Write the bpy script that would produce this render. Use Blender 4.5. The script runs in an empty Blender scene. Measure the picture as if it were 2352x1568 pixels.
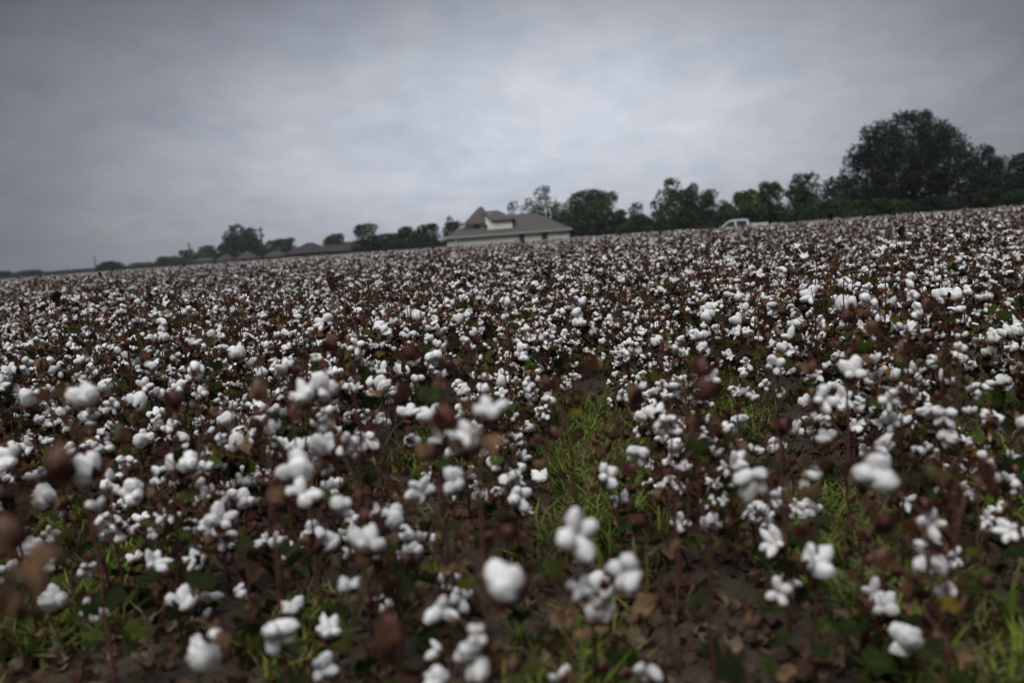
import bpy, bmesh, math, random
import numpy as np
from mathutils import Vector, Matrix, Euler, noise

# ------------------------------------------------------------------ scene, camera, world, sun, exposure
scene = bpy.context.scene
C = scene.collection
R = math.radians
EYE = 1.30
PITCH, ROLL = R(5.75), R(4.18)
FPX = 2352 * 35 / 36.0                      # focal length in pixels of a 2352 px wide frame
Fv = Vector((0, math.cos(PITCH), -math.sin(PITCH)))
U0 = Vector((0, math.sin(PITCH), math.cos(PITCH)))
R0 = Vector((1, 0, 0))
Rv = math.cos(ROLL) * R0 - math.sin(ROLL) * U0
Uv = math.sin(ROLL) * R0 + math.cos(ROLL) * U0
cam_data = bpy.data.cameras.new('camera')
cam = bpy.data.objects.new('camera', cam_data); C.objects.link(cam)
m = Matrix((Rv, Uv, -Fv)).transposed().to_4x4(); m.translation = (0, 0, EYE)
cam.matrix_world = m
cam_data.lens = 35; cam_data.sensor_width = 36; cam_data.clip_start = 0.05; cam_data.clip_end = 6000
cam_data.dof.use_dof = True; cam_data.dof.focus_distance = 7.4; cam_data.dof.aperture_fstop = 1.5
scene.camera = cam
scene.view_settings.view_transform = 'Standard'; scene.view_settings.look = 'None'
scene.view_settings.exposure = 0.52; scene.view_settings.gamma = 1.0
scene.cycles.use_denoising = True
scene.cycles.max_bounces = 6; scene.cycles.diffuse_bounces = 3; scene.cycles.glossy_bounces = 2
scene.cycles.transmission_bounces = 4; scene.cycles.transparent_max_bounces = 6; scene.cycles.volume_bounces = 1

SUN_EL, SUN_AZ = 56, 205                    # degrees; azimuth from +Y (the view) towards +X
w = bpy.data.worlds.new('World'); scene.world = w; w.use_nodes = True
nt = w.node_tree; nt.nodes.clear()
def N(t, **k):
    n = nt.nodes.new(t)
    for a, b in k.items(): setattr(n, a, b)
    return n
def M(op, a, b=None, c=None, clamp=False):
    n = N('ShaderNodeMath', operation=op, use_clamp=clamp)
    for i, v in enumerate((a, b, c)):
        if v is None: continue
        if isinstance(v, (int, float)): n.inputs[i].default_value = v
        else: nt.links.new(v, n.inputs[i])
    return n.outputs[0]
def sky_world():
    L = nt.links.new
    tc = N('ShaderNodeTexCoord'); sep = N('ShaderNodeSeparateXYZ'); L(tc.outputs['Generated'], sep.inputs[0])
    x, y, z = sep.outputs
    az = M('ARCTAN2', x, y); el = M('ARCSINE', z)
    def gauss(v, c, s):
        d = M('DIVIDE', M('SUBTRACT', v, c), s)
        return M('EXPONENT', M('MULTIPLY', M('MULTIPLY', d, d), -1.0))
    # cloud deck seen in perspective: coordinates on a flat layer overhead
    zz = M('ADD', M('MAXIMUM', z, 0.0), 0.32)
    cx, cy = M('DIVIDE', x, zz), M('DIVIDE', y, zz)
    comb = N('ShaderNodeCombineXYZ'); L(cx, comb.inputs[0]); L(cy, comb.inputs[1])
    def fbm(scale, detail, rough, dist, off):
        mp = N('ShaderNodeMapping'); L(comb.outputs[0], mp.inputs[0]); mp.inputs['Location'].default_value = off
        mp.inputs['Rotation'].default_value = (0, 0, R(-12)); mp.inputs['Scale'].default_value = (1.2, 1.0, 1)
        n = N('ShaderNodeTexNoise'); L(mp.outputs[0], n.inputs['Vector'])
        n.inputs['Scale'].default_value = scale; n.inputs['Detail'].default_value = detail
        n.inputs['Roughness'].default_value = rough; n.inputs['Distortion'].default_value = dist
        return n.outputs['Fac']
    n1 = fbm(0.55, 6, 0.5, 0.5, (3.1, 1.7, 0)); n2 = fbm(2.6, 8, 0.58, 0.35, (7.3, 4.2, 0)); n3 = fbm(8.0, 7, 0.6, 0.2, (1.3, 9.2, 0))
    tex = M('ADD', M('ADD', M('MULTIPLY', M('SUBTRACT', n1, 0.5), 0.36), M('MULTIPLY', M('SUBTRACT', n2, 0.5), 0.46)), M('MULTIPLY', M('SUBTRACT', n3, 0.5), 0.36))
    glow = M('MULTIPLY', gauss(az, R(3), R(22)), gauss(el, R(5.5), R(9.5)))
    band = M('MULTIPLY', gauss(az, R(-2), R(36)), gauss(el, R(3), R(16)))
    over = M('MULTIPLY', M('SMOOTH_MIN', M('MAXIMUM', M('DIVIDE', M('SUBTRACT', el, R(22)), R(30)), 0.0), 1.0, 0.05), 0.62)
    val = M('ADD', M('ADD', M('MULTIPLY', glow, 0.36), M('MULTIPLY', band, 0.10)), M('ADD', over, 0.016))
    val = M('MULTIPLY', val, M('ADD', 1.0, tex))
    tint = N('ShaderNodeMix', data_type='RGBA')
    L(M('ADD', M('MULTIPLY', M('SUBTRACT', n2, 0.42), 3.5), 0.2, clamp=True), tint.inputs['Factor'])
    tint.inputs[6].default_value = (0.90, 0.97, 1.13, 1); tint.inputs[7].default_value = (0.95, 0.99, 1.08, 1)
    mul = N('ShaderNodeVectorMath', operation='SCALE'); L(tint.outputs[2], mul.inputs[0]); L(val, mul.inputs['Scale'])
    b1 = N('ShaderNodeBackground'); L(mul.outputs[0], b1.inputs[0]); b1.inputs[1].default_value = 1.0
    sk = N('ShaderNodeTexSky', sky_type='NISHITA', sun_disc=False, sun_elevation=R(SUN_EL), sun_rotation=R(SUN_AZ))
    b2 = N('ShaderNodeBackground'); L(sk.outputs[0], b2.inputs[0]); b2.inputs[1].default_value = 0.05
    mx = N('ShaderNodeMixShader'); mx.inputs[0].default_value = 0.95; L(b2.outputs[0], mx.inputs[1]); L(b1.outputs[0], mx.inputs[2])
    out = N('ShaderNodeOutputWorld'); L(mx.outputs[0], out.inputs[0])
sky_world()
sd = bpy.data.lights.new('sun', 'SUN'); sd.energy = 1.35; sd.angle = R(35); sd.color = (1.0, 0.985, 0.965)
so = bpy.data.objects.new('sun', sd); C.objects.link(so)
sv = Vector((math.sin(R(SUN_AZ)) * math.cos(R(SUN_EL)), math.cos(R(SUN_AZ)) * math.cos(R(SUN_EL)), math.sin(R(SUN_EL))))
so.rotation_euler = sv.to_track_quat('Z', 'Y').to_euler()

# ------------------------------------------------------------------ helpers
rnd = random.Random(11); rng = np.random.default_rng(5)
def P(px, py, d):                           # point seen at (px, py) of the 2352 px wide photograph, d metres ahead
    r = Fv + (px - 1176) / FPX * Rv - (py - 784) / FPX * Uv
    r = r * (d / r.y); return Vector((r.x, r.y, r.z + EYE))
def tag(o, label=None, cat=None, group=None, kind=None):
    if label: o['label'] = label
    if cat: o['category'] = cat
    if group: o['group'] = group
    if kind: o['kind'] = kind
    return o
def new_obj(name, data, parent=None, loc=None):
    o = bpy.data.objects.new(name, data); C.objects.link(o)
    if parent: o.parent = parent
    if loc is not None: o.location = loc
    return o

class Geo:                                  # triangles with a material index and a colour each
    def __init__(s): s.V, s.F, s.M, s.K = [], [], [], []; s.n = 0
    def add(s, V, F, mat=0, col=(1, 1, 1)):
        V = np.asarray(V, float).reshape(-1, 3); F = np.asarray(F, int).reshape(-1, 3)
        s.V.append(V); s.F.append(F + s.n); s.n += len(V)
        s.M.append(np.full(len(F), mat) if np.isscalar(mat) else np.asarray(mat))
        k = np.asarray(col, float); s.K.append(np.tile(k, (len(F), 1)) if k.ndim == 1 else k)
    def quad(s, a, b, c, d, mat=0, col=(1, 1, 1)): s.add([a, b, c, d], [(0, 1, 2), (0, 2, 3)], mat, col)
    def pack(s): return (np.concatenate(s.V), np.concatenate(s.F), np.concatenate(s.M), np.concatenate(s.K))
    def put(s, pk, mtx=None, scale=1.0, tint=None):
        V, F, m_, K = pk
        if mtx is not None:
            A = np.array(mtx); V = (V * scale) @ A[:3, :3].T + A[:3, 3]
        s.add(V, F, m_, K if tint is None else K * np.asarray(tint))
    def mesh(s, name, mats, smooth=()):
        V, F, m_, K = s.pack()
        me = bpy.data.meshes.new(name)
        me.vertices.add(len(V)); me.vertices.foreach_set('co', V.astype(np.float32).ravel())
        me.loops.add(len(F) * 3); me.loops.foreach_set('vertex_index', F.astype(np.int32).ravel())
        me.polygons.add(len(F)); me.polygons.foreach_set('loop_start', np.arange(0, len(F) * 3, 3, dtype=np.int32))
        used = [i for i in range(len(mats)) if (m_ == i).any()]
        for i in used: me.materials.append(mats[i])
        lut = np.zeros(len(mats), int)
        for j, i in enumerate(used): lut[i] = j
        me.polygons.foreach_set('material_index', lut[m_].astype(np.int32))
        me.polygons.foreach_set('use_smooth', np.isin(m_, list(smooth)))
        a = me.attributes.new('col', 'FLOAT_COLOR', 'FACE')
        a.data.foreach_set('color', np.concatenate([K, np.ones((len(K), 1))], 1).astype(np.float32).ravel())
        me.update(calc_edges=True); me.validate()
        return me
def box(g, x0, x1, y0, y1, z0, z1, mat=0, col=(1, 1, 1)):
    V = [(x, y, z) for z in (z0, z1) for y in (y0, y1) for x in (x0, x1)]
    Q = [(0, 2, 3, 1), (4, 5, 7, 6), (0, 1, 5, 4), (2, 6, 7, 3), (0, 4, 6, 2), (1, 3, 7, 5)]
    F = [t for q in Q for t in ((q[0], q[1], q[2]), (q[0], q[2], q[3]))]
    g.add(V, F, mat, col)
def tube(g, pts, rad, n=5, mat=2, col=(1, 1, 1), cap=False):
    pts = [Vector(p) for p in pts]; V = []; F = []
    for i, p in enumerate(pts):
        d = (pts[min(i + 1, len(pts) - 1)] - pts[max(i - 1, 0)]).normalized()
        a = d.orthogonal().normalized() if i == 0 else (a - d * a.dot(d)).normalized()
        b = d.cross(a); r = rad[i] if hasattr(rad, '__len__') else rad
        for k in range(n):
            t = 2 * math.pi * k / n; V.append(p + (a * math.cos(t) + b * math.sin(t)) * r)
    for i in range(len(pts) - 1):
        for k in range(n):
            k2 = (k + 1) % n; q = (i * n + k, i * n + k2, (i + 1) * n + k2, (i + 1) * n + k)
            F += [(q[0], q[1], q[2]), (q[0], q[2], q[3])]
    if cap:
        for k in range(1, n - 1):
            F.append((0, k + 1, k)); o = (len(pts) - 1) * n; F.append((o, o + k, o + k + 1))
    g.add(V, F, mat, col)
_ico = {}
def ico(sub):
    if sub not in _ico:
        bm = bmesh.new(); bmesh.ops.create_icosphere(bm, subdivisions=sub, radius=1)
        _ico[sub] = (np.array([v.co[:] for v in bm.verts]), np.array([[v.index for v in f.verts] for f in bm.faces])); bm.free()
    return _ico[sub]

# ------------------------------------------------------------------ materials
def mat(name, col=(0.5, 0.5, 0.5), rough=0.8, attr=False, var=0.25, nscale=20, bump=0.0, bscale=60, translucent=0.0, objvar=0.0, spec=0.3, metallic=0.0, col2=None):
    m = bpy.data.materials.new(name); m.use_nodes = True; t = m.node_tree; Ln = t.links.new
    b = t.nodes['Principled BSDF']; b.inputs['Roughness'].default_value = rough
    b.inputs['Specular IOR Level'].default_value = spec; b.inputs['Metallic'].default_value = metallic
    tc = t.nodes.new('ShaderNodeTexCoord')
    nz = t.nodes.new('ShaderNodeTexNoise'); Ln(tc.outputs['Object'], nz.inputs['Vector']); nz.inputs['Scale'].default_value = nscale; nz.inputs['Detail'].default_value = 5
    if attr:
        at = t.nodes.new('ShaderNodeAttribute'); at.attribute_name = 'col'; src = at.outputs['Color']
    else:
        rgb = t.nodes.new('ShaderNodeRGB'); rgb.outputs[0].default_value = (*col, 1); src = rgb.outputs[0]
    if col2:
        mx = t.nodes.new('ShaderNodeMix'); mx.data_type = 'RGBA'; Ln(src, mx.inputs[6]); mx.inputs[7].default_value = (*col2, 1)
        rp = t.nodes.new('ShaderNodeMapRange'); Ln(nz.outputs['Fac'], rp.inputs[0]); rp.inputs[1].default_value = 0.42; rp.inputs[2].default_value = 0.62
        Ln(rp.outputs[0], mx.inputs['Factor']); src = mx.outputs[2]
    mr = t.nodes.new('ShaderNodeMapRange'); Ln(nz.outputs['Fac'], mr.inputs[0])
    mr.inputs[1].default_value = 0.3; mr.inputs[2].default_value = 0.7; mr.inputs[3].default_value = 1 - var; mr.inputs[4].default_value = 1 + var
    fac = mr.outputs[0]
    if objvar:
        oi = t.nodes.new('ShaderNodeObjectInfo'); mo = t.nodes.new('ShaderNodeMapRange'); Ln(oi.outputs['Random'], mo.inputs[0])
        mo.inputs[3].default_value = 1 - objvar; mo.inputs[4].default_value = 1 + objvar
        mm = t.nodes.new('ShaderNodeMath'); mm.operation = 'MULTIPLY'; Ln(fac, mm.inputs[0]); Ln(mo.outputs[0], mm.inputs[1]); fac = mm.outputs[0]
    vm = t.nodes.new('ShaderNodeVectorMath'); vm.operation = 'SCALE'; Ln(src, vm.inputs[0]); Ln(fac, vm.inputs['Scale'])
    Ln(vm.outputs[0], b.inputs['Base Color'])
    if bump:
        n2 = t.nodes.new('ShaderNodeTexNoise'); Ln(tc.outputs['Object'], n2.inputs['Vector']); n2.inputs['Scale'].default_value = bscale; n2.inputs['Detail'].default_value = 4
        bp = t.nodes.new('ShaderNodeBump'); bp.inputs['Strength'].default_value = bump; bp.inputs['Distance'].default_value = 1.0 / bscale
        Ln(n2.outputs['Fac'], bp.inputs['Height']); Ln(bp.outputs[0], b.inputs['Normal'])
    if translucent:
        tr = t.nodes.new('ShaderNodeBsdfTranslucent'); Ln(vm.outputs[0], tr.inputs[0]); ms = t.nodes.new('ShaderNodeMixShader'); ms.inputs[0].default_value = translucent
        Ln(b.outputs[0], ms.inputs[1]); Ln(tr.outputs[0], ms.inputs[2]); Ln(ms.outputs[0], t.nodes['Material Output'].inputs[0])
    return m
LINT = mat('cotton_lint', attr=True, rough=1.0, var=0.07, nscale=45, bump=0.7, bscale=170, spec=0.0, objvar=0.13, translucent=0.04)
LEAF = mat('plant_leaf', attr=True, rough=0.8, var=0.3, nscale=35, translucent=0.25, spec=0.08)
STEM = mat('plant_stem', attr=True, rough=0.75, var=0.25, nscale=60, bump=0.3, bscale=200, spec=0.25)
PM = [LINT, LEAF, STEM]

# ------------------------------------------------------------------ the ground
def ground():
    g = Geo(); xs = np.concatenate([[-3500, -1200, -500, -200, -90], np.linspace(-40, -6, 86), np.arange(-5.94, 5.95, .07), np.linspace(6, 40, 86), [90, 200, 500, 1200, 3500]])
    ys = np.concatenate([[-400, -120, -30], np.linspace(-8, 1, 30), np.arange(1.07, 11.9, .07), np.linspace(12, 40, 90), [60, 100, 200, 500, 1500, 4500]])
    X, Y = np.meshgrid(xs, ys); near = np.exp(-np.clip(np.maximum(np.abs(X) - 30, Y - 30), 0, None) / 6)
    row = X + 0.09 - 0.09 * Y
    Z = 0.025 * np.cos(2 * np.pi * (row - 0.485) / 0.97) - 0.02
    Z = (Z + 0.012 * np.sin(X * 3.7 + Y * 1.3) * np.sin(Y * 4.1 - X * 0.7)) * near * (np.abs(X) < 40) * (Y < 40) * (Y > -8)
    fine = (np.abs(X) < 5.9) * (Y > 1.05) * (Y < 11.9); Z = Z + fine * (.009 * np.sin(X * 31 + 3 * np.sin(Y * 17)) * np.sin(Y * 27 + 2 * np.sin(X * 23)) + rng.normal(0, .0045, X.shape))
    V = np.stack([X.ravel(), Y.ravel(), Z.ravel()], 1); nx = len(xs); F = []
    i, j = np.meshgrid(np.arange(nx - 1), np.arange(len(ys) - 1)); a = (j * nx + i).ravel()
    F = np.concatenate([np.stack([a, a + 1, a + nx + 1], 1), np.stack([a, a + nx + 1, a + nx], 1)])
    g.add(V, F, 0)
    sm = mat('field_soil', (0.068, 0.052, 0.038), 0.95, var=0.35, nscale=3.0, bump=0.9, bscale=28, col2=(0.040, 0.033, 0.021), spec=0.1)
    o = new_obj('ground', g.mesh('ground', [sm], (0,))); tag(o, kind='structure')
ground()
def ground_z(x, y):
    s = x + 0.09 - 0.09 * y
    return 0.025 * math.cos(2 * math.pi * (s - 0.485) / 0.97) - 0.02

# ------------------------------------------------------------------ pieces of a cotton plant
def lobe_noise(V, seed, amp):
    s = seed * 1.7
    n = (np.sin(V[:, 0] * 5.1 + s) * np.sin(V[:, 1] * 4.3 + s * 1.3) * np.sin(V[:, 2] * 3.9 + s * .7) +
         0.6 * np.sin(V[:, 0] * 10 + V[:, 1] * 8 + s * 2) * np.sin(V[:, 2] * 9 + s) + 0.3 * np.sin(V[:, 1] * 19 + s) * np.sin(V[:, 0] * 17 + V[:, 2] * 15))
    return 1 + amp * n
def lint_geo(style, seed, sub):
    """open lint: locks of fluff round the axis, z is the way the boll opens, widest about 9 cm"""
    r = random.Random(seed); g = Geo(); n = r.choice((4, 4, 4, 5, 3)); ph = r.random() * 6.28
    B, F = ico(sub)
    for k in range(n):
        a = ph + 2 * math.pi * k / n + r.uniform(-.32, .32)
        if style == 'tight': rr, rad, lon, tilt = 0.016, 0.0215, 0.030, 0.35
        elif style == 'open': rr, rad, lon, tilt = 0.025, 0.0205, 0.030, 0.75
        elif style == 'wide': rr, rad, lon, tilt = 0.028, 0.0215, 0.027, .95
        else: rr, rad, lon, tilt = 0.019, 0.021, 0.040, 0.55
        sc = r.uniform(.72, 1.18) * np.array([r.uniform(.85, 1.15), r.uniform(.85, 1.2), r.uniform(.85, 1.2)])
        V = B * lobe_noise(B, seed * 7 + k * 3.1, 0.12 if sub > 1 else 0.10)[:, None]
        V = V * np.array([rad * .93, rad * .93, lon * 1.07]) * sc
        if sub > 1:                               # torn, lumpy fibre
            h = np.sin(B[:, 0] * 23 + k) * np.sin(B[:, 1] * 21 + seed) * np.sin(B[:, 2] * 17 + k * 2); V = V * (1 + .10 * h + .05 * np.abs(np.sin(B[:, 2] * 9 + np.arctan2(B[:, 1], B[:, 0]) * 4)))[:, None]
        if style == 'hanging':
            V[:, 0] += np.where(V[:, 2] > 0, 1, 0) * V[:, 2] * 0.25
        Mx = Matrix.Rotation(a, 4, 'Z') @ Matrix.Translation((rr, 0, 0.027 + r.uniform(-.004, .004))) @ Matrix.Rotation(tilt, 4, 'Y')
        A = np.array(Mx); V = V @ A[:3, :3].T + A[:3, 3]
        base = np.array((0.83, 0.815, 0.79)) * r.uniform(.93, 1.0)
        zc = V[F].mean(1)[:, 2]; K = np.tile(base, (len(F), 1))
        st = np.clip((0.010 - zc) / 0.02, 0, 1)[:, None] * r.uniform(.1, .7)      # tan stain next to the bur
        K = K * (1 - st) + np.array((0.50, 0.36, 0.24)) * st
        g.add(V, F, 0, K)
    if False:                                   # loose wisps on the nearest ones
        for k in range(7):
            a, t = r.random() * 6.28, r.uniform(.5, 1.6); d = Vector((math.cos(a) * math.sin(t), math.sin(a) * math.sin(t), math.cos(t)))
            V = ico(1)[0] * np.array([.009, .009, .014]) * r.uniform(.7, 1.2); V = V @ np.array(d.to_track_quat('Z', 'Y').to_matrix()).T + np.array(d) * .036 + np.array((0, 0, .024))
            g.add(V, ico(1)[1], 0, (.83, .82, .805))
    V, F, m_, K = g.pack(); wdt = (np.ptp(V[:, 0]) + np.ptp(V[:, 1])) / 2
    return V * (0.092 / wdt if style != 'hanging' else 0.086 / wdt), F, m_, K
BROWNS = [(0.0739, 0.0345, 0.0202), (0.1109, 0.053, 0.0285), (0.0517, 0.0222, 0.0143), (0.1602, 0.0838, 0.0451), (0.2464, 0.1478, 0.0832), (0.0838, 0.0283, 0.0226), (0.037, 0.0172, 0.0119)]
def bur_geo(seed, lo=False):
    """dry bur and bracts that hold the lint"""
    r = random.Random(seed * 3 + 1); g = Geo()
    for layer in range(1 if lo else 2):
        n = 5 if layer == 0 else 4
        for k in range(n):
            a = 6.283 * k / n + r.uniform(-.3, .3) + layer * .5
            L = r.uniform(.042, .056) * (1 if layer == 0 else r.choice((.9, 1.25))); wd = r.uniform(.012, .017) * (1 if layer == 0 else 1.35)
            c = r.choice(BROWNS); d = Vector((math.cos(a), math.sin(a), 0)); s = Vector((-math.sin(a), math.cos(a), 0))
            zc = r.uniform(.012, .034) if layer == 0 else r.uniform(-.022, .026)
            p = [Vector((0, 0, 0)) , d * L * .35 + Vector((0, 0, -.002)), d * L * .75 + Vector((0, 0, zc * .55)), d * L + Vector((0, 0, zc + .006))]
            V = [p[0] - s * .004, p[0] + s * .004, p[1] - s * wd, p[1] + s * wd, p[2] - s * wd * .75, p[2] + s * wd * .75, p[3]]
            g.add(V, [(0, 1, 3), (0, 3, 2), (2, 3, 5), (2, 5, 4), (4, 5, 6)], 1, c)
    if not lo:
        B, F = ico(1); g.add(B * np.array([.009, .009, .006]), F, 2, (.06, .035, .02))
    return g.pack()
def closed_geo(seed, lo=False):
    """unopened boll: pointed egg in ragged bracts"""
    r = random.Random(seed * 5 + 2); g = Geo(); B, F = ico(1 if lo else 2)
    V = B.copy(); up = np.clip(V[:, 2], 0, 1); V[:, :2] *= (1 - .45 * up ** 2)[:, None]; V = V * np.array([.0145, .0145, .025]) + np.array([0, 0, .024])
    c = r.choice([(.10, .04, .03), (.10, .055, .035), (.06, .06, .02), (.15, .08, .05), (.10, .035, .03), (.11, .04, .035)])
    g.add(V, F, 2, c)
    for k in range(3):
        a = 6.283 * k / 3 + r.uniform(-.3, .3); d = Vector((math.cos(a), math.sin(a), 0)); s = Vector((-d.y, d.x, 0)); c2 = r.choice(BROWNS[:6])
        L = r.uniform(.034, .05); op = r.uniform(.016, .03)
        V = [(0, 0, 0), d * .017 - s * .016 + Vector((0, 0, .006)), d * .017 + s * .016 + Vector((0, 0, .006)), d * op - s * .017 + Vector((0, 0, L * .6)), d * op + s * .017 + Vector((0, 0, L * .6)),
             d * op * 1.2 - s * .007 + Vector((0, 0, L * .95)), d * op + Vector((0, 0, L * .7)), d * op * 1.3 + s * .006 + Vector((0, 0, L))]
        g.add(V, [(0, 1, 2), (1, 3, 2), (2, 3, 4), (3, 5, 6), (6, 7, 4), (3, 6, 4)], 1, c2)
    return g.pack()
def leaf_geo(seed, dry):
    """palmate leaf of five points, stalk end at the origin, blade along x"""
    r = random.Random(seed * 9 + 4); g = Geo(); O = []
    prof = [(-155, .35), (-122, .74), (-95, .72), (-60, .96), (-33, .70), (0, 1.0), (33, .70), (60, .96), (95, .72), (122, .74), (155, .35)]
    for a, d in prof: O.append((math.cos(R(a)) * d, math.sin(R(a)) * d, 0))
    V = [(.0, 0, 0)] + [(x * .55, y * .55, .0) for x, y, z in O] + O; V = np.array(V) * .055 + np.array((.02, 0, 0)); n = len(O)
    cu = r.uniform(10, 20) if dry else r.uniform(2, 6)
    V[:, 2] -= cu * (V[:, 0] - .02) ** 2 * (1 if not dry else r.choice((1, -1))) + (cu * 1.2) * V[:, 1] ** 2 * (-1 if dry else .4)
    if dry: V += np.random.default_rng(seed).normal(0, .004, V.shape)
    F = []
    for k in range(n - 1):
        F += [(0, 1 + k, 2 + k), (1 + k, 1 + n + k, 2 + n + k), (1 + k, 2 + n + k, 2 + k)]
    g.add(V, F, 1, (1, 1, 1)); return g.pack()
STYLES = ['tight', 'open', 'open', 'wide', 'tight', 'hanging', 'open', 'wide', 'hanging', 'tight']
NV = len(STYLES)
LINT3 = [lint_geo(s, i + 1, 3) for i, s in enumerate(STYLES)]
LINT2 = [lint_geo(s, i + 1, 2) for i, s in enumerate(STYLES)]
LINT1 = [lint_geo(s, i + 1, 1) for i, s in enumerate(STYLES)]
BUR = [bur_geo(i) for i in range(NV)]; BURL = [bur_geo(i, True) for i in range(NV)]
CLOSED = [closed_geo(i) for i in range(8)]; CLOSEDL = [closed_geo(i, True) for i in range(8)]
LEAFG = [leaf_geo(i, False) for i in range(4)]; LEAFD = [leaf_geo(i + 20, True) for i in range(6)]
GREENS = [(0.0206, 0.0319, 0.0077), (0.0281, 0.0431, 0.0086), (0.0169, 0.0263, 0.0077), (0.0562, 0.0797, 0.0115), (0.0263, 0.0338, 0.0096), (0.0469, 0.0562, 0.0096)]
REDS = [(0.0938, 0.0275, 0.018), (0.075, 0.0312, 0.0168), (0.125, 0.0475, 0.0192), (0.1375, 0.1, 0.018)]
DRYS = [(0.101, 0.051, 0.0275), (0.0654, 0.0333, 0.0194), (0.1544, 0.0855, 0.0458), (0.0451, 0.0226, 0.0137), (0.2138, 0.1307, 0.0709)]

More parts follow.
